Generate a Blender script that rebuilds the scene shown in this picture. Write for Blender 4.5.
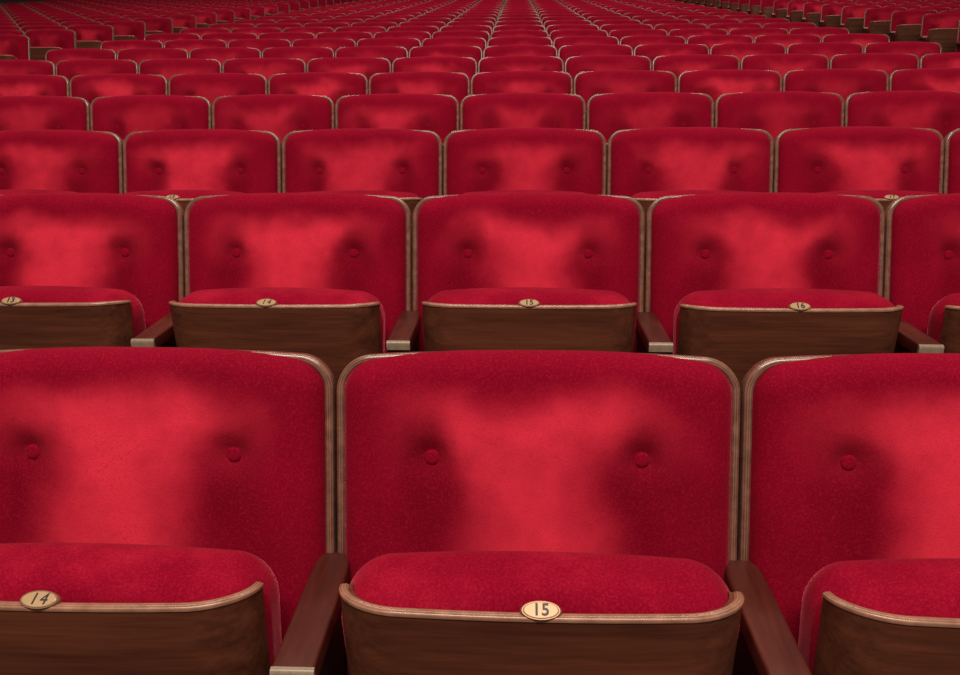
import bpy, math, random
from mathutils import Vector, Matrix

random.seed(7)
scene = bpy.context.scene
for o in list(bpy.data.objects):
    bpy.data.objects.remove(o)
C = scene.collection

# ------------------------------------------------------------------ camera
F_PX = 800.0
CAM = (-0.0309, -1.0208, 1.2602)
YAW, PITCH, ROLL = 0.04475, 0.3201, 0.0069
cy, sy = math.cos(YAW), math.sin(YAW)
fwd = Vector((-sy*math.cos(PITCH), cy*math.cos(PITCH), -math.sin(PITCH)))
rgt = Vector((cy, sy, 0)); dwn = fwd.cross(rgt)
r2 = math.cos(ROLL)*rgt + math.sin(ROLL)*dwn
d2 = -math.sin(ROLL)*rgt + math.cos(ROLL)*dwn
cam_data = bpy.data.cameras.new('camera')
cam = bpy.data.objects.new('camera', cam_data); C.objects.link(cam)
cam.matrix_world = Matrix(((r2.x, -d2.x, -fwd.x, CAM[0]), (r2.y, -d2.y, -fwd.y, CAM[1]),
                           (r2.z, -d2.z, -fwd.z, CAM[2]), (0, 0, 0, 1)))
cam_data.sensor_fit = 'HORIZONTAL'; cam_data.sensor_width = 36.0
cam_data.lens = F_PX/960*36.0
cam_data.clip_start = 0.05; cam_data.clip_end = 200
scene.camera = cam

# ------------------------------------------------------------------ light and exposure
world = bpy.data.worlds.new('hall_air'); scene.world = world; world.use_nodes = True
wb = world.node_tree.nodes['Background']
wb.inputs[0].default_value = (1.0, 0.80, 0.66, 1); wb.inputs[1].default_value = 0.22
scene.view_settings.view_transform = 'Standard'; scene.view_settings.look = 'None'
scene.view_settings.exposure = 0.0; scene.view_settings.gamma = 1.0
scene.view_settings.use_curve_mapping = False

def area(name, loc, size, size_y, power, target):
    l = bpy.data.lights.new(name, 'AREA'); l.shape = 'RECTANGLE'
    l.size = size; l.size_y = size_y; l.energy = power; l.color = (1.0, 0.84, 0.70)
    o = bpy.data.objects.new(name, l); C.objects.link(o); o.location = loc
    o.rotation_euler = (Vector(target)-Vector(loc)).to_track_quat('-Z', 'Y').to_euler()
    return o
# rows of house lights high under the ceiling
area('house_light', (0, -3.0, 7.0), 5.0, 0.8, 520, (0, 2.5, 0.8))
area('house_light', (0, 4.0, 7.5), 8.0, 0.8, 210, (0, 5.0, 1.0))
area('house_light', (0, 12.5, 9.0), 12.0, 0.8, 470, (0, 12.0, 1.8))

# ------------------------------------------------------------------ node helpers
class NT:
    def __init__(s, name):
        s.m = bpy.data.materials.new(name); s.m.use_nodes = True
        s.t = s.m.node_tree; s.b = s.t.nodes['Principled BSDF']
    def n(s, typ, **kw):
        nd = s.t.nodes.new(typ)
        for k, v in kw.items(): setattr(nd, k, v)
        return nd
    def put(s, sock, v):
        if isinstance(v, bpy.types.NodeSocket): s.t.links.new(v, sock)
        elif isinstance(v, (tuple, list)) and len(v) == 3 and sock.type == 'RGBA': sock.default_value = (*v, 1)
        else: sock.default_value = v
    def math(s, op, a, b=0.0, c=0.0, clamp=False):
        nd = s.n('ShaderNodeMath', operation=op, use_clamp=clamp)
        for i, v in enumerate((a, b, c)): s.put(nd.inputs[i], v)
        return nd.outputs[0]
    def vmath(s, op, a, b=(0, 0, 0), sc=1.0):
        nd = s.n('ShaderNodeVectorMath', operation=op)
        s.put(nd.inputs[0], a); s.put(nd.inputs[1], b)
        if op == 'SCALE': s.put(nd.inputs[3], sc)
        return nd.outputs[0]
    def smooth(s, v, a, b):
        nd = s.n('ShaderNodeMapRange', interpolation_type='SMOOTHSTEP')
        for i, x in enumerate((v, a, b, 0.0, 1.0)): s.put(nd.inputs[i], x)
        return nd.outputs[0]
    def noise(s, vec, scale, detail=2.0, rough=0.5, out=0):
        nd = s.n('ShaderNodeTexNoise'); s.put(nd.inputs['Vector'], vec)
        nd.inputs['Scale'].default_value = scale; nd.inputs['Detail'].default_value = detail
        nd.inputs['Roughness'].default_value = rough
        return nd.outputs[out]
    def mix(s, f, a, b):
        nd = s.n('ShaderNodeMix', data_type='RGBA')
        s.put(nd.inputs[0], f); s.put(nd.inputs[6], a); s.put(nd.inputs[7], b)
        return nd.outputs[2]
    def ramp(s, v, pts):
        nd = s.n('ShaderNodeValToRGB'); s.put(nd.inputs[0], v)
        e = nd.color_ramp.elements
        while len(e) < len(pts): e.new(0.5)
        for el, (p, c) in zip(e, pts):
            el.position = p; el.color = (*c, 1) if isinstance(c, tuple) else (c, c, c, 1)
        return nd.outputs[0]
    def bump(s, h, strength, dist):
        nd = s.n('ShaderNodeBump'); nd.inputs['Strength'].default_value = strength
        nd.inputs['Distance'].default_value = dist; s.put(nd.inputs['Height'], h)
        s.put(s.b.inputs['Normal'], nd.outputs[0])

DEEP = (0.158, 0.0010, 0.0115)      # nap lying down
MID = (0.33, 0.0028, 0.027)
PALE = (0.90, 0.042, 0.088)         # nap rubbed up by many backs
BTN_X, BTN_Z = 0.140, -0.141

def velvet(name, kind):
    k = NT(name); b = k.b
    tc = k.n('ShaderNodeTexCoord').outputs['Object']
    oi = k.n('ShaderNodeObjectInfo')
    if kind == 'button': seed, strength, shift, spread = 0.5, 0.0, 0.0, 0.5
    else:
        sep = k.n('ShaderNodeSeparateColor'); k.put(sep.inputs[0], oi.outputs['Color'])
        seed, strength, shift = sep.outputs[0], sep.outputs[1], sep.outputs[2]
        spread = oi.outputs['Alpha']
    off = k.n('ShaderNodeCombineXYZ')
    k.put(off.inputs[0], k.math('MULTIPLY', seed, 37.0)); k.put(off.inputs[1], k.math('MULTIPLY', seed, 11.0))
    p = k.vmath('ADD', tc, off.outputs[0])
    fine = k.noise(p, 900.0, 2.0, 0.6)
    weave = k.noise(p, 330.0, 3.0, 0.65)
    blotch = k.noise(p, 9.0, 3.0, 0.55)
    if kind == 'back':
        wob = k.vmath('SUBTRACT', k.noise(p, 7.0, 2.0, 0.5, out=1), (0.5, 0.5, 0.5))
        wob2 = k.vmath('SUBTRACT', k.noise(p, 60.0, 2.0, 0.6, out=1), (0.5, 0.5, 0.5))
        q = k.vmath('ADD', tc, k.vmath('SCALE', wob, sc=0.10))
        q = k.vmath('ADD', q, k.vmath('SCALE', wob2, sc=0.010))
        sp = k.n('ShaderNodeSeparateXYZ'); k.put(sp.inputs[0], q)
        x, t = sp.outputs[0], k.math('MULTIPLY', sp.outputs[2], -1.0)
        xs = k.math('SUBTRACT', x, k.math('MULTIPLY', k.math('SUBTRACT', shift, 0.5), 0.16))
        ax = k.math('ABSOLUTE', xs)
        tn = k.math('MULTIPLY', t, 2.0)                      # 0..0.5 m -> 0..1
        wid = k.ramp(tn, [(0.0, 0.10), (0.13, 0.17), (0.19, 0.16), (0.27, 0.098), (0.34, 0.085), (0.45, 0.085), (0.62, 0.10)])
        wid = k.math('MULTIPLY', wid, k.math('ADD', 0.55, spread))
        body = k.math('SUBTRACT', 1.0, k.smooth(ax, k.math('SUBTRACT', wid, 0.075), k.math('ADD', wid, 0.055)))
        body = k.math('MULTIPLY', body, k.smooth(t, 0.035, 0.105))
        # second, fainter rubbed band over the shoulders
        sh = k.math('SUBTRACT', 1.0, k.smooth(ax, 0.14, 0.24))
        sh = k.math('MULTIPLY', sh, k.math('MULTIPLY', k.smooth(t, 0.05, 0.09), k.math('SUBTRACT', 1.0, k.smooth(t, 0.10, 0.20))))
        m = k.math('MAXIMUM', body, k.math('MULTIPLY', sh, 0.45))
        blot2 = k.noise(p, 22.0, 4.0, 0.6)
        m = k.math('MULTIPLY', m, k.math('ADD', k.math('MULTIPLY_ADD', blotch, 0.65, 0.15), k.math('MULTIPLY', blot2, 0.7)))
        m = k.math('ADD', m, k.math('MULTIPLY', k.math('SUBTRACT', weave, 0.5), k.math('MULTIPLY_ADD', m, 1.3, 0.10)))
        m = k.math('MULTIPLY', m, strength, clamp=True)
        # nap pressed flat around and under the two buttons, plus fold shade painted in
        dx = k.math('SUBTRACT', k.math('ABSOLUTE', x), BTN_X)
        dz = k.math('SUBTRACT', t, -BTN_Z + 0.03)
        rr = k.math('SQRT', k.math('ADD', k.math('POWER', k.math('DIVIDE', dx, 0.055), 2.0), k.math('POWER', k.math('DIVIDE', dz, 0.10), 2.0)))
        press_shade = k.math('SUBTRACT', 1.0, k.smooth(rr, 0.1, 1.3))
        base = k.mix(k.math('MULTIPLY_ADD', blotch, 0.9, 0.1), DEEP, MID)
        base = k.mix(k.math('MULTIPLY', press_shade, 0.95), base, DEEP)
        col = k.mix(k.math('MULTIPLY', m, k.math('SUBTRACT', 1.0, k.math('MULTIPLY', press_shade, 0.75))), base, PALE)
    elif kind == 'seat':
        sp = k.n('ShaderNodeSeparateXYZ'); k.put(sp.inputs[0], tc)
        m = k.math('MULTIPLY', k.smooth(blotch, 0.4, 0.8), k.math('MULTIPLY', strength, 0.30))
        col = k.mix(m, k.mix(blotch, DEEP, MID), PALE)
        col = k.mix(0.35, col, MID)
    else:
        col = k.mix(blotch, DEEP, MID)
    col = k.mix(k.math('MULTIPLY', k.smooth(fine, 0.35, 0.75), 0.25), col, DEEP)
    col = k.mix(k.math('MULTIPLY', k.smooth(weave, 0.42, 0.72), 0.36), col, DEEP)
    col = k.mix(k.math('MULTIPLY', k.math('SUBTRACT', 1.0, k.smooth(weave, 0.28, 0.55)), 0.12), col, PALE)
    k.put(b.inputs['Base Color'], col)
    b.inputs['Roughness'].default_value = 0.95
    b.inputs['Specular IOR Level'].default_value = 0.05
    b.inputs['Sheen Weight'].default_value = 0.6
    b.inputs['Sheen Roughness'].default_value = 0.28
    b.inputs['Sheen Tint'].default_value = (1.0, 0.18, 0.25, 1)
    k.bump(k.math('ADD', fine, k.math('MULTIPLY', weave, 1.2)), 0.35, 0.0012)
    return k.m

def wood(name, dark, light, gloss, scale, coat=0.0, spec=0.4):
    k = NT(name); b = k.b
    tc = k.n('ShaderNodeTexCoord').outputs['Object']
    oi = k.n('ShaderNodeObjectInfo')
    off = k.n('ShaderNodeCombineXYZ')
    for i, m in enumerate((17.0, 5.0, 29.0)): k.put(off.inputs[i], k.math('MULTIPLY', oi.outputs['Random'], m))
    p = k.vmath('MULTIPLY', k.vmath('ADD', tc, off.outputs[0]), scale)
    g1 = k.noise(p, 1.0, 4.0, 0.6); g2 = k.noise(p, 5.0, 3.0, 0.6)
    g = k.math('ADD', k.math('MULTIPLY', g1, 0.65), k.math('MULTIPLY', g2, 0.35))
    col = k.ramp(g, [(0.30, dark), (0.52, tuple((a+c)/2 for a, c in zip(dark, light))), (0.72, light)])
    k.put(b.inputs['Base Color'], col)
    sc = k.noise(tc, 30.0, 3.0, 0.6)
    k.put(b.inputs['Roughness'], k.math('MULTIPLY_ADD', sc, 0.22, gloss))
    b.inputs['Specular IOR Level'].default_value = spec
    b.inputs['Coat Weight'].default_value = coat; b.inputs['Coat Roughness'].default_value = 0.22
    k.bump(g2, 0.12, 0.0008)
    return k.m

def laminate(name, c0, c1, gloss):
    k = NT(name); b = k.b
    at = k.n('ShaderNodeAttribute', attribute_name='lay').outputs['Fac']
    tc = k.n('ShaderNodeTexCoord').outputs['Object']
    nz = k.noise(tc, 45.0, 3.0, 0.6)
    st = k.math('SINE', k.math('MULTIPLY', at, 22.0))
    f = k.math('ADD', k.math('MULTIPLY', st, 0.22), k.math('MULTIPLY_ADD', nz, 1.1, -0.08), clamp=True)
    k.put(b.inputs['Base Color'], k.mix(f, c0, c1))
    k.put(b.inputs['Roughness'], k.math('MULTIPLY_ADD', nz, 0.2, gloss))
    b.inputs['Specular IOR Level'].default_value = 0.6
    b.inputs['Coat Weight'].default_value = 0.35; b.inputs['Coat Roughness'].default_value = 0.18
    k.bump(st, 0.15, 0.0006)
    return k.m

def plain(name, col, rough, metal=0.0, nscale=20.0, amt=0.3):
    k = NT(name); b = k.b
    tc = k.n('ShaderNodeTexCoord').outputs['Object']
    nz = k.noise(tc, nscale, 3.0, 0.6)
    k.put(b.inputs['Base Color'], k.mix(nz, tuple(c*(1-amt) for c in col), tuple(min(1, c*(1+amt)) for c in col)))
    b.inputs['Roughness'].default_value = rough; b.inputs['Metallic'].default_value = metal
    return k.m

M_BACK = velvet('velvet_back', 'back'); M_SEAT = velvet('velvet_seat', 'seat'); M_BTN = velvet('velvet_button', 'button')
M_PAN = wood('walnut_pan', (0.052, 0.0128, 0.0070), (0.19, 0.058, 0.029), 0.48, (1.6, 34.0, 34.0), 0.0, 0.2)
M_ARM = wood('mahogany_arm', (0.045, 0.0075, 0.005), (0.13, 0.027, 0.017), 0.36, (22.0, 3.0, 22.0), 0.03, 0.25)
M_SHELL = wood('walnut_shell', (0.030, 0.010, 0.006), (0.09, 0.032, 0.018), 0.4, (26.0, 26.0, 2.2), 0.1, 0.4)
M_TRIM = laminate('laminated_edge', (0.060, 0.023, 0.016), (0.36, 0.175, 0.125), 0.17)
M_PTRIM = laminate('laminated_pan_edge', (0.15, 0.060, 0.038), (0.50, 0.26, 0.17), 0.20)
M_CAP = plain('worn_cap', (0.30, 0.225, 0.165), 0.30, 0.0, 120.0, 0.5)
M_STD = plain('dark_standard', (0.012, 0.006, 0.005), 0.55)
M_BRASS = plain('brass_plate', (0.47, 0.31, 0.17), 0.42, 0.2, 60.0, 0.15)
M_BEZEL = plain('bronze_bezel', (0.26, 0.13, 0.07), 0.35, 0.3, 60.0, 0.2)
M_INK = plain('black_enamel', (0.008, 0.006, 0.005), 0.5)
M_FLOOR = plain('carpet', (0.035, 0.009, 0.009), 0.95, 0.0, 300.0, 0.5)
M_WALL = plain('wall_panel', (0.040, 0.032, 0.030), 0.7, 0.0, 4.0, 0.3)

# ------------------------------------------------------------------ mesh helpers
def mesh(name, V, Fc, mat, smooth=True, lay=None):
    me = bpy.data.meshes.new(name); me.from_pydata([tuple(v) for v in V], [], Fc)
    me.validate(); me.update()
    if smooth:
        me.polygons.foreach_set('use_smooth', [True]*len(me.polygons))
    if lay is not None:
        a = me.attributes.new('lay', 'FLOAT', 'POINT'); a.data.foreach_set('value', lay)
    me.materials.append(mat)
    return me

def sharp(me, deg=35):
    me.set_sharp_from_angle(angle=math.radians(deg)); return me

def axis_list(h, r, nm, nc):
    mid = [(-1+2*i/nm)*(h-r) for i in range(nm+1)]
    cor = [h-r+r*math.tan(math.radians(45)*(i+1)/nc) for i in range(nc)]
    return [-c for c in reversed(cor)] + mid + cor

def rounded_box(name, h, r, nm, nc, mat, deform=None, lay=False):
    ax = [axis_list(h[i], r, nm[i], nc) for i in range(3)]
    V, F, key = [], [], {}
    def vid(i, j, k):
        kk = (i, j, k)
        if kk in key: return key[kk]
        p = Vector((ax[0][i], ax[1][j], ax[2][k]))
        q = Vector([max(-(h[a]-r), min(h[a]-r, p[a])) for a in range(3)])
        d = p-q
        if d.length > 1e-9: p = q + d.normalized()*r
        if deform: p = deform(p)
        key[kk] = len(V); V.append(p); return key[kk]
    n = [len(a)-1 for a in ax]
    for a in range(3):
        b, c = (a+1) % 3, (a+2) % 3
        for side in (0, n[a]):
            for i in range(n[b]):
                for j in range(n[c]):
                    idx = []
                    for di, dj in ((0, 0), (1, 0), (1, 1), (0, 1)):
                        t = [0, 0, 0]; t[a] = side; t[b] = i+di; t[c] = j+dj
                        idx.append(vid(*t))
                    F.append(idx if side else idx[::-1])
    return mesh(name, V, F, mat)

def sweep(name, path, prof, axis, mat, closed_path=False):
    """path: list of (point, outward normal); prof: closed loop of (along normal, along axis)."""
    V, F, lay = [], [], []
    np_, nq = len(path), len(prof)
    ax = Vector(axis)
    amin = min(a for a, b in prof); amax = max(a for a, b in prof)
    for P, N in path:
        for a, b in prof:
            V.append(Vector(P)+Vector(N)*a+ax*b); lay.append((a-amin)/(amax-amin))
    for i in range(np_-1):
        for j in range(nq):
            F.append([i*nq+j, (i+1)*nq+j, (i+1)*nq+(j+1) % nq, i*nq+(j+1) % nq])
    F.append(list(range(nq))); F.append([(np_-1)*nq+j for j in range(nq)][::-1])
    return sharp(mesh(name, V, F, mat, True, lay), 50)

def with_normals(pts, flip=1):
    out = []
    for i, p in enumerate(pts):
        a = Vector(pts[max(0, i-1)]); b = Vector(pts[min(len(pts)-1, i+1)])
        t = (b-a).normalized()
        out.append((p, t))
    return out

# ------------------------------------------------------------------ seat geometry (metres; seat faces -Y, origin on the floor under the back)
W = 0.55
RECL = math.radians(15)
TOP = 0.897
SHW = 0.2725; SHR = 0.045; ARCH = 0.009; BACK_L = 0.50

def top_z(x, hw, r, drop=0.0):
    """outline height (local z, 0 = apex) of the arched, round-cornered back at x"""
    z = -ARCH*(abs(x)/hw)**3 - drop
    c = hw-r
    if abs(x) > c: z -= r - math.sqrt(max(0.0, r*r-(abs(x)-c)**2))
    return z

def outline(hw, r, drop, nc, nt):
    pts = [(-hw, -BACK_L), (-hw, -BACK_L*0.55)]
    angs = [math.pi - (math.pi/2)*i/nc for i in range(nc+1)]
    for a in angs:
        x = -(hw-r)+r*math.cos(a); base = -ARCH*(abs(x)/hw)**3-drop
        pts.append((x, base-r+r*math.sin(a)))
    for i in range(1, nt):
        x = -(hw-r)+2*(hw-r)*i/nt; pts.append((x, top_z(x, hw, r, drop)))
    pts += [(-x, z) for x, z in reversed(pts[:nc+3])]
    return pts

def back_shell(lod):
    nc, nt = ((8, 12), (5, 6), (3, 4))[lod]
    pts = outline(SHW-0.002, SHR, 0.002, nc, nt)
    yf = lambda x: 0.0
    V = [(x, 0.001, z) for x, z in pts]+[(x, 0.020, z) for x, z in pts]; n = len(pts)
    F = [list(range(n)), [n+i for i in range(n)][::-1]] + [[i, n+i, n+(i+1) % n, (i+1) % n] for i in range(n)]
    return sharp(mesh('back_shell', V, F, M_SHELL), 40)

def back_trim(lod):
    nc, nt = ((10, 14), (6, 6), (4, 4))[lod]
    pts = outline(SHW, SHR, 0.0, nc, nt)
    path = []
    for i, (x, z) in enumerate(pts):
        a = Vector(pts[max(0, i-1)]); b = Vector(pts[min(len(pts)-1, i+1)]); t = (b-a).normalized()
        path.append((Vector((x, 0, z)), Vector((-t.y, 0, t.x))))
    prof = [(-0.0115, 0.004), (-0.011, -0.002), (-0.009, -0.004), (-0.003, -0.004), (-0.0005, -0.002), (0, 0.001), (0, 0.019), (-0.002, 0.022), (-0.0115, 0.022)] if lod < 2 else \
           [(-0.0115, 0.004), (-0.010, -0.004), (-0.001, -0.004), (0, 0.021), (-0.0115, 0.021)]
    return sweep('edge_trim', path, prof, (0, 1, 0), M_TRIM)

def back_cushion(lod):
    nx, nz = ((56, 48), (24, 18), (12, 8))[lod]
    hw, r = SHW-0.0100, SHR-0.006
    drop = lambda x: -0.003+0.0125*(abs(x)/hw)**3
    V, F = [], []
    def spread(u, e):      # denser towards the edges, u in -1..1
        return math.sin(u*math.pi/2*e)/math.sin(math.pi/2*e)
    for i in range(nx+1):
        u = spread(-1+2*i/nx, 0.86); x = u*hw
        dr = drop(x); zt = top_z(x, hw, r, dr)
        for j in range(nz+1):
            s = 1-math.cos(j/nz*math.pi/2*0.94); s /= 1-math.cos(math.pi/2*0.94)
            z = zt + (-BACK_L+0.02-zt)*s
            # signed distance inside the round-cornered outline
            ex = abs(x)-(hw-r); arch = -ARCH*(abs(x)/hw)**3-dr; ez = (z-arch)+r
            if ex > 0 and ez > 0: d = r-math.hypot(ex, ez)
            else: d = min(hw-abs(x), arch-z)
            R = 0.034
            q = min(1.0, max(0.0, d)/R)
            h = 0.026*math.sqrt(max(0, 1-(1-q)**2))
            q2 = min(1.0, max(0.0, d)/0.16); h += 0.016*q2*(2-q2)
            for bx in (-BTN_X, BTN_X):
                rr = (x-bx)**2+(z-BTN_Z)**2
                h -= 0.017*math.exp(-rr/0.020**2)+0.009*math.exp(-rr/0.055**2)
            V.append((x, -h+0.002, z))
    for i in range(nx):
        for j in range(nz):
            a = i*(nz+1)+j; F.append([a, a+1, a+nz+2, a+nz+1])
    # close the rim down to the shell so that it has thickness
    rim = [i*(nz+1) for i in range(nx+1)]
    return mesh('back_cushion', V, F, M_BACK)

def button_mesh(lod):
    V, F = [], []; n = 16 if lod == 0 else 8
    rings = [(0.0112, 0.004), (0.0112, 0.0), (0.0098, -0.0018), (0.006, -0.0026), (0.0, -0.0028)]
    for rr, y in rings[:-1]:
        for i in range(n): a = 2*math.pi*i/n; V.append((rr*math.cos(a), y, rr*math.sin(a)))
    V.append((0, -0.0028, 0))
    for k in range(len(rings)-2):
        for i in range(n): F.append([k*n+i, k*n+(i+1) % n, (k+1)*n+(i+1) % n, (k+1)*n+i])
    k = len(rings)-2
    for i in range(n): F.append([k*n+i, k*n+(i+1) % n, len(V)-1])
    return mesh('button', V, F, M_BTN)

# --- the tipped-up seat. Local frame: origin at mid top of the wooden pan rim (y = pan front, z = rim height)
PAN_HW = 0.229; PAN_H = 0.40
def pan_plan(lod, hw=PAN_HW, inset=0.0):
    """plan curve of the pan's outer face, corners curling back (+Y)"""
    nc = (9, 5, 3)[lod]; a, b = 0.078-inset, 0.060
    pts = []
    for i in range(nc+1):
        t = math.pi/2*i/nc
        pts.append((-(hw-inset-a)-a*math.cos(t), b*(1-math.sin(t))+inset))
    nm = (8, 4, 2)[lod]
    mid = []
    for i in range(1, nm):
        x = -(hw-inset-a)+2*(hw-inset-a)*i/nm; mid.append((x, inset-0.004*(1-(x/(hw-a))**2)))
    return pts+mid+[(-x, y) for x, y in reversed(pts)]

def pan_shape(x, y, z):
    """taper and belly of the pan below its rim, z from 0 down to -PAN_H"""
    s = -z/PAN_H
    z -= 0.009*(max(0.0, y)/0.060)**1.5*(1-s)
    return Vector((x*(1-0.035*s), y+0.03*s*s, z))

def seat_pan(lod):
    po, pi = pan_plan(lod), pan_plan(lod, inset=0.012); n = len(po)
    nz = (8, 4, 2)[lod]; V, F = [], []
    for pl in (po, pi):
        for k in range(nz+1):
            for x, y in pl: V.append(pan_shape(x, y, -0.003-(PAN_H-0.003)*k/nz))
    m = n*(nz+1)
    for k in range(nz):
        for i in range(n-1):
            a = k*n+i
            F.append([a, a+n, a+n+1, a+1]); F.append([m+a, m+a+1, m+a+n+1, m+a+n])
        F.append([k*n, m+k*n, m+(k+1)*n, (k+1)*n]); F.append([k*n+n-1, (k+1)*n+n-1, m+(k+1)*n+n-1, m+k*n+n-1])
    for i in range(n-1):
        F.append([i, i+1, m+i+1, m+i]); a = nz*n+i; F.append([a, m+a, m+a+1, a+1])
    return sharp(mesh('seat_pan', V, F, M_PAN), 40)

def pan_trim(lod):
    pts = pan_plan(lod, inset=0.0); path = []
    for i, (x, y) in enumerate(pts):
        a = Vector(pts[max(0, i-1)]); b = Vector(pts[min(len(pts)-1, i+1)]); t = (b-a).normalized()
        path.append((Vector((x, y, -0.009*(max(0.0, y)/0.060)**1.5)), Vector((t.y, -t.x, 0))))
    prof = [(0.0010, -0.004), (0.0015, -0.001), (0.0005, 0.001), (-0.0025, 0.002), (-0.0070, 0.002), (-0.0092, 0.0005), (-0.0098, -0.004)]
    return sweep('edge_trim', path, prof, (0, 0, 1), M_PTRIM)

def seat_cushion(lod):
    nm, nc = (((16, 4, 10), 7), ((8, 2, 4), 4), ((3, 1, 2), 2))[lod]
    hx, hy, hz = 0.236, 0.070, 0.205
    def df(p):
        s = p.z/hz
        q = p.copy()
        q.z += 0.012*(1-(p.x/hx)**2)*max(0, s)
        q.x *= 1-0.10*(0.5-0.5*s)
        g = math.exp(-((p.x/0.035)**2)-((p.y+hy)/0.025)**2-((p.z-hz+0.03)/0.05)**2)
        q.y += 0.010*g; q.z -= 0.004*g
        q.y += 0.03*(0.5-0.5*s)**2
        # the front of the cushion sits inside the curled wooden pan
        yp = p.y+hy+0.012; a, b = 0.078, 0.060
        if yp < b:
            xm = (PAN_HW-a)+a*math.sqrt(max(0.0, 1-((b-yp)/b)**2))-0.013
            xm *= 1-0.035*(0.5-0.5*s)
            if abs(q.x) > xm: q.x = math.copysign(xm, q.x)
        return q
    return rounded_box('seat_cushion', (hx, hy, hz), 0.058, nm, nc, M_SEAT, df)

# --- armrest and its standard. Local frame: origin on the floor at the seat boundary
ARM_Z = 0.632
def arm_mesh(lod):
    y0, y1, th = -0.072, -0.300, 0.028
    h = (0.0245, (y0-y1)/2, th/2)
    def df(p):
        q = p.copy(); t = (p.y+h[1])/(2*h[1])       # 0 front .. 1 rear
        if t > 0.8: q.x *= 1-0.22*((t-0.8)/0.2)**2
        return q+Vector((0, (y0+y1)/2, ARM_Z-th/2))
    return sharp(rounded_box('armrest', h, 0.004, (2, 8, 1), 2 if lod < 2 else 1, M_ARM, df), 60)

def cap_mesh(lod):
    # bull-nosed, worn front end of the arm
    n = (8, 5, 3)[lod]; prof = []
    y1 = -0.2985; rd = 0.007
    for i in range(n+1):
        a = math.pi/2*i/n; prof.append((y1-rd*math.sin(a), ARM_Z-rd-0.0005+rd*math.cos(a)))
    prof += [(y1-rd, ARM_Z-0.019), (y1-rd*0.5, ARM_Z-0.022), (y1, ARM_Z-0.022)]
    m = len(prof); hw = 0.0247
    V = [(-hw, y, z) for y, z in prof]+[(hw, y, z) for y, z in prof]
    F = [list(range(m)), [m+i for i in range(m)][::-1]]+[[i, m+i, m+(i+1) % m, (i+1) % m] for i in range(m)]
    return sharp(mesh('arm_end_cap', V, F, M_CAP), 40)

SLOPE = math.radians(6.0)
def standard_mesh():
    hw = 0.017; sl = math.tan(SLOPE)
    prof = [(-0.29, ARM_Z-0.027), (-0.088, ARM_Z-0.027), (-0.140, 0.41), (-0.14, 0.30), (-0.10, 0.06), (-0.02, 0.015), (-0.02, -0.02*sl), (-0.27, -0.27*sl), (-0.27, 0.015-0.02), (-0.22, 0.06), (-0.20, 0.30), (-0.255, 0.45)]
    m = len(prof)
    V = [(-hw, y, z) for y, z in prof]+[(hw, y, z) for y, z in prof]
    F = [list(range(m)), [m+i for i in range(m)][::-1]]+[[i, m+i, m+(i+1) % m, (i+1) % m] for i in range(m)]
    return sharp(mesh('side_standard', V, F, M_STD), 30)

def oval(name, a, b, th, mat, n=28):
    V, F = [], []
    for y, s in ((th, 1.0), (0.0, 1.0), (-th*0.5, 0.92)):
        for i in range(n): t = 2*math.pi*i/n; V.append((a*s*math.cos(t), y, b*s*math.sin(t)))
    for k in range(2):
        for i in range(n): F.append([k*n+i, (k+1)*n+i, (k+1)*n+(i+1) % n, k*n+(i+1) % n])
    F.append([2*n+i for i in range(n)]); F.append(list(range(n))[::-1])
    return sharp(mesh(name, V, F, mat), 40)

def digits(text, size, shear):
    cu = bpy.data.curves.new('tmp', 'FONT'); cu.body = text; cu.size = size; cu.shear = shear
    cu.align_x = 'CENTER'; cu.align_y = 'CENTER'; cu.extrude = 0.0003; cu.offset = 0.0 if shear else 0.00035; cu.space_character = 1.22 if shear else 1.05; cu.resolution_u = 4
    ob = bpy.data.objects.new('tmp', cu); C.objects.link(ob)
    dg = bpy.context.evaluated_depsgraph_get()
    me = bpy.data.meshes.new_from_object(ob.evaluated_get(dg))
    bpy.data.objects.remove(ob); me.name = 'seat_number'
    me.transform(Matrix.Rotation(math.pi/2, 4, 'X'))
    me.materials.clear(); me.materials.append(M_INK)
    return me

MESH = {}
for L in (0, 1, 2):
    MESH[L] = dict(back_shell=back_shell(L), back_trim=back_trim(L), back_cushion=back_cushion(L), button=button_mesh(min(L, 1)),
                   seat_pan=seat_pan(L), pan_trim=pan_trim(L), seat_cushion=seat_cushion(L), armrest=arm_mesh(L), cap=cap_mesh(L))
MESH_STD = standard_mesh(); MESH_BEZEL = oval('number_plate', 0.0225, 0.0108, 0.004, M_BEZEL); MESH_PLATE = oval('plate_face', 0.0195, 0.0088, 0.0015, M_BRASS)
NUM = {}

BACK_T = Matrix.Translation((0, 0.0, TOP)) @ Matrix.Rotation(-RECL, 4, 'X')
PAN_Y, PAN_Z = -0.300, 0.707
CUSH_OFF = Vector((0, 0.012+0.070, -0.209))
I4 = Matrix.Identity(4)

def child(name, me, parent, local):
    o = bpy.data.objects.new(name, me); C.objects.link(o)
    o.parent = parent; o.matrix_local = local
    return o

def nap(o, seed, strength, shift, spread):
    o.color = (seed, strength, shift, spread)

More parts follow.
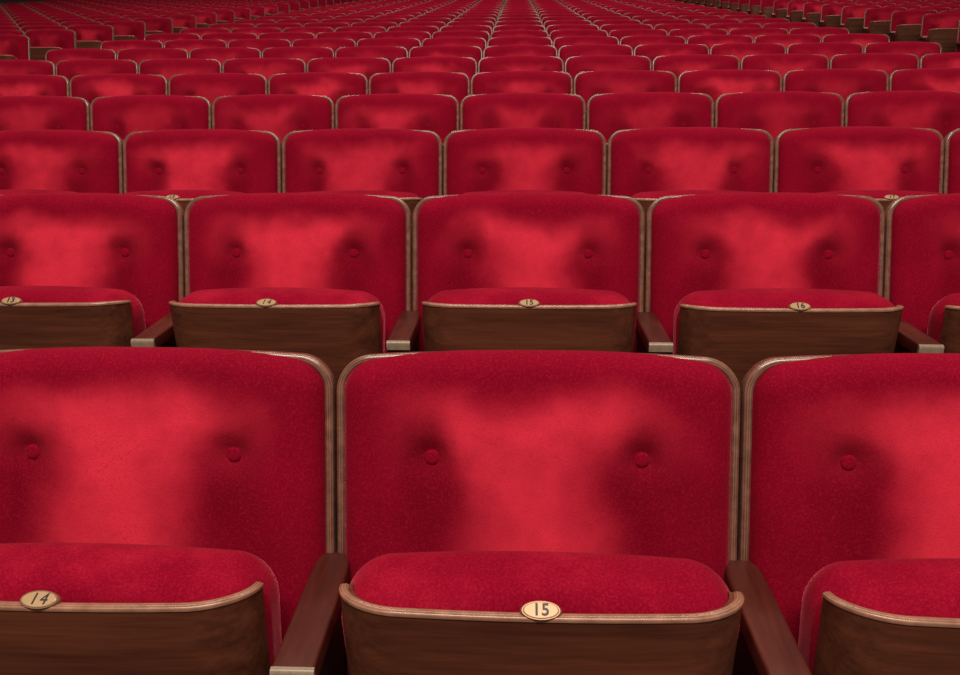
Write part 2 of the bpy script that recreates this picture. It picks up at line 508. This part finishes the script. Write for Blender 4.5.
def build_seat(loc, rotz, lod, label, group, number, end_arm=False, tip=0.0, look=None, plump=0.0, lift=0.0):
    root = bpy.data.objects.new('theatre_seat', None); C.objects.link(root)
    root.empty_display_size = 0.1
    root.location = loc; root.rotation_euler = (0, 0, rotz)
    root['label'] = label; root['category'] = 'seat'; root['group'] = group
    m = MESH[lod]
    sd, st, sh, sp = look or (random.random(), random.uniform(0.6, 1.05) if lod == 0 else random.uniform(0.3, 0.95)*(0.9 if lod == 1 else 0.8), random.uniform(0.3, 0.7), random.uniform(0.3, 0.65))
    sh_o = child('back_shell', m['back_shell'], root, Matrix.Translation((0, 0, lift)) @ BACK_T)
    child('edge_trim', m['back_trim'], sh_o, I4)
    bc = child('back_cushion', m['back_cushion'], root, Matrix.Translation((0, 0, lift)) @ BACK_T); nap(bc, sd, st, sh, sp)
    if lod < 2:
        for bx in (-BTN_X, BTN_X):
            child('button', m['button'], bc, Matrix.Translation((bx, -0.0180, BTN_Z)))
    # the seat tips about a pivot near its lower rear edge
    piv = Vector((0, -0.20, 0.43))
    T = Matrix.Translation(piv) @ Matrix.Rotation(tip, 4, 'X') @ Matrix.Translation(-piv) @ Matrix.Translation((0, PAN_Y, PAN_Z))
    pan = child('seat_pan', m['seat_pan'], root, T)
    child('edge_trim', m['pan_trim'], pan, I4)
    sc = child('seat_cushion', m['seat_cushion'], root, T @ Matrix.Translation(CUSH_OFF+Vector((0, 0, plump)))); nap(sc, sd, st, sh, sp)
    if lod == 0:
        pl = child('number_plate', MESH_BEZEL, root, T @ Matrix.Translation((0, 0.002, 0.0055)) @ Matrix.Rotation(math.radians(-52), 4, 'X'))
        child('plate_face', MESH_PLATE, pl, Matrix.Translation((0, -0.0025, 0)))
        key = str(number)
        if key not in NUM: NUM[key] = digits(key, 0.0180, 0.22 if number == 14 else 0.0)
        child('seat_number', NUM[key], pl, Matrix.Translation((0, -0.0035, 0)))
    for s in ((-1, 1) if end_arm else (-1,)):
        st_o = child('side_standard', MESH_STD, root, Matrix.Translation((s*W/2, 0, 0)))
        ar = child('armrest', m['armrest'], root, Matrix.Translation((s*W/2, 0, 0)))
        child('arm_end_cap', m['cap'], ar, I4)
    return root

# ------------------------------------------------------------------ the hall itself
ROW = 0.8766
DY, DZ = ROW*math.cos(SLOPE), ROW*math.sin(SLOPE)
NROW = 31
def box_struct(name, corners_bottom, z_low, z_high, mat):
    V = [(x, y, zl) for (x, y), zl in zip(corners_bottom, z_low)]+[(x, y, zh) for (x, y), zh in zip(corners_bottom, z_high)]
    me = mesh(name, V, [[3, 2, 1, 0], [4, 5, 6, 7], [0, 1, 5, 4], [1, 2, 6, 5], [2, 3, 7, 6], [3, 0, 4, 7]], mat, False)
    o = bpy.data.objects.new(name, me); C.objects.link(o); o['kind'] = 'structure'
    return o
tl = math.tan(SLOPE)
XL, XR, YF, YB = -14.0, 14.5, -3.0, 29.0
box_struct('floor', [(XL, YF), (XR, YF), (XR, YB), (XL, YB)], [YF*tl-0.2, YF*tl-0.2, YB*tl-0.2, YB*tl-0.2], [YF*tl, YF*tl, YB*tl, YB*tl], M_FLOOR)
box_struct('wall_left', [(XL-0.2, YF), (XL, YF), (XL, YB), (XL-0.2, YB)], [-1]*4, [6.5]*4, M_WALL)
box_struct('wall_right', [(XR, YF), (XR+0.2, YF), (XR+0.2, YB), (XR, YB)], [-1]*4, [6.5]*4, M_WALL)
box_struct('wall_back', [(XL, YB), (XR, YB), (XR, YB+0.2), (XL, YB+0.2)], [-1]*4, [6.5]*4, M_WALL)

# ------------------------------------------------------------------ the seats
ORD = 'zero one two three four five six seven eight nine ten eleven twelve thirteen fourteen fifteen sixteen seventeen eighteen nineteen twenty twenty-one twenty-two twenty-three twenty-four twenty-five twenty-six twenty-seven twenty-eight twenty-nine thirty thirty-one'.split()
def rows_behind(r): return f"{ORD[r]} row{'s' if r > 1 else ''}"
def label_centre(r, c):
    if r == 0:
        return {0: 'red velvet folding theatre seat with oval plate numbered fifteen on its wooden pan',
                -1: 'red velvet folding theatre seat with oval plate numbered fourteen on its wooden pan',
                1: 'red velvet folding theatre seat beside number fifteen, on the side away from number fourteen'}.get(
            c, f"red velvet folding theatre seat in number fifteen's row, {ORD[abs(c)]} places from it, {'towards' if c < 0 else 'away from'} fourteen")
    if c == 0: return f"red velvet folding theatre seat straight behind number fifteen, {rows_behind(r)} back"
    if c == -1: return f"red velvet folding theatre seat straight behind number fourteen, {rows_behind(r)} back"
    side = 'past fourteen' if c < 0 else 'away from fourteen'
    return f"red velvet folding seat {rows_behind(r)} behind and {ORD[abs(c)]} column{'s' if abs(c) > 1 else ''} from number fifteen, {side}"
NTH = 'zeroth first second third fourth fifth sixth seventh eighth ninth tenth eleventh twelfth thirteenth fourteenth'.split()
def label_side(r, n, side):
    which = 'fourteen' if side < 0 else 'sixteen'
    pos = 'beside the aisle' if n == 0 else f"{NTH[n+1]} from aisle"
    return f"red velvet seat over aisle past {which}, {ORD[r]} rows behind fifteen, {pos}"

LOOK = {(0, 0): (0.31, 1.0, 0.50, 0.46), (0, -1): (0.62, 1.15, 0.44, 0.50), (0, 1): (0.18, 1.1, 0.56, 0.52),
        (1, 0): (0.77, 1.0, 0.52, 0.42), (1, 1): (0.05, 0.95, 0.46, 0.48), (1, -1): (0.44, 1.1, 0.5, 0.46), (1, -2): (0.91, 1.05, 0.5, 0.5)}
TIP = {(0, 0): 0.0, (0, -1): 0.0, (0, 1): -0.01}

specs = []    # (key, loc, rot, label, group, number, end_arm)
for r in range(NROW):
    lim = (2, 3, 4, 5)[r] if r < 4 else 99
    for c in range(-6, 6):
        if abs(c) > lim: continue
        specs.append(((r, c), Vector((c*W, r*DY, r*DZ)), 0.0, label_centre(r, c), 'folding seats of the block around number 15', 15+c, c == 5, r))
for r in range(6, NROW):
    for n in range(14):
        x = (-9.03-n)*W
        specs.append(((r, -20-n), Vector((x, r*DY, r*DZ)), 0.0, label_side(r, n, -1), "folding seats across the aisle on number 14's side", 0, n == 0, r))
A = math.radians(13)
for r in range(8, NROW):
    for n in range(9):
        e = Vector((8.85*W, r*DY, r*DZ)) + Vector((math.cos(A), -math.sin(A), 0))*((n+0.5)*W)
        e.z = e.y*tl
        specs.append(((r, 20+n), e, -A, label_side(r, n, 1), 'folding seats across the aisle on the side away from number 14', 0, n == 8, r))

def pix(p):
    q = Vector(p)-Vector(CAM); z = q.dot(fwd)
    return 480+F_PX*q.dot(r2)/z, 337.5+F_PX*q.dot(d2)/z, z
def in_view(loc):
    a = [pix(loc+Vector((dx, -0.1, z))) for dx in (-0.27, 0.27) for z in (0.62, 0.90)]
    x0, x1 = min(p[0] for p in a), max(p[0] for p in a); y0, y1 = min(p[1] for p in a), max(p[1] for p in a)
    return x1 > 1 and x0 < 959 and y1 > 2, a[0][2]
single, rest = [], []
seen = []
for s in specs:
    v, d = in_view(s[1])
    if v: seen.append((d, s))
    elif s[7] < 6: single.append(s)
    else: rest.append(s)
seen.sort(key=lambda t: t[0])
single += [s for d, s in seen[:300]]; rest += [s for d, s in seen[300:]]
print('seats in view', len(seen), 'single', len(single), 'rest', len(rest))
for key, loc, rz, lab, grp, num, end, r in single:
    lod = 0 if r < 3 else (1 if r < 9 else 2)
    tip = TIP.get(key, random.uniform(-0.02, 0.012))
    build_seat(loc, rz, lod, lab, grp, num, end, tip, LOOK.get(key), 0.0 if r == 0 else random.uniform(0.005, 0.010), 0.004 if r == 0 else 0.0)

# seats beyond the countable ones: real geometry joined into one object
V, F, MI, LAY = [], [], [], []
mats = [M_SHELL, M_TRIM, M_BACK, M_PAN, M_PTRIM, M_SEAT, M_ARM, M_CAP]
m2 = MESH[2]
panT = Matrix.Translation((0, PAN_Y, PAN_Z)); armT = Matrix.Translation((-W/2, 0, 0))
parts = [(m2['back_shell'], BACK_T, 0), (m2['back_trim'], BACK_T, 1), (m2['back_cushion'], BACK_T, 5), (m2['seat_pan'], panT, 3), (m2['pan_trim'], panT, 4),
         (m2['seat_cushion'], panT @ Matrix.Translation(CUSH_OFF), 5), (m2['armrest'], armT, 6), (m2['cap'], armT, 7)]
for key, loc, rz, lab, grp, num, end, r in rest:
    T0 = Matrix.Translation(loc) @ Matrix.Rotation(rz, 4, 'Z')
    for me, T, mi in parts:
        b = len(V); T1 = T0 @ T
        V += [T1 @ v.co for v in me.vertices]
        for p in me.polygons: F.append([b+i for i in p.vertices]); MI.append(mi)
if V:
    me = bpy.data.meshes.new('distant_seats'); me.from_pydata([tuple(v) for v in V], [], F)
    for m in mats: me.materials.append(m)
    me.polygons.foreach_set('material_index', MI); me.polygons.foreach_set('use_smooth', [True]*len(F)); me.update()
    o = bpy.data.objects.new('distant_seats', me); C.objects.link(o); o.color = (0.4, 0.3, 0.5, 0.4)
    o['kind'] = 'stuff'; o['label'] = 'farthest rows of small red velvet seats at the back of the hall'; o['category'] = 'seats'
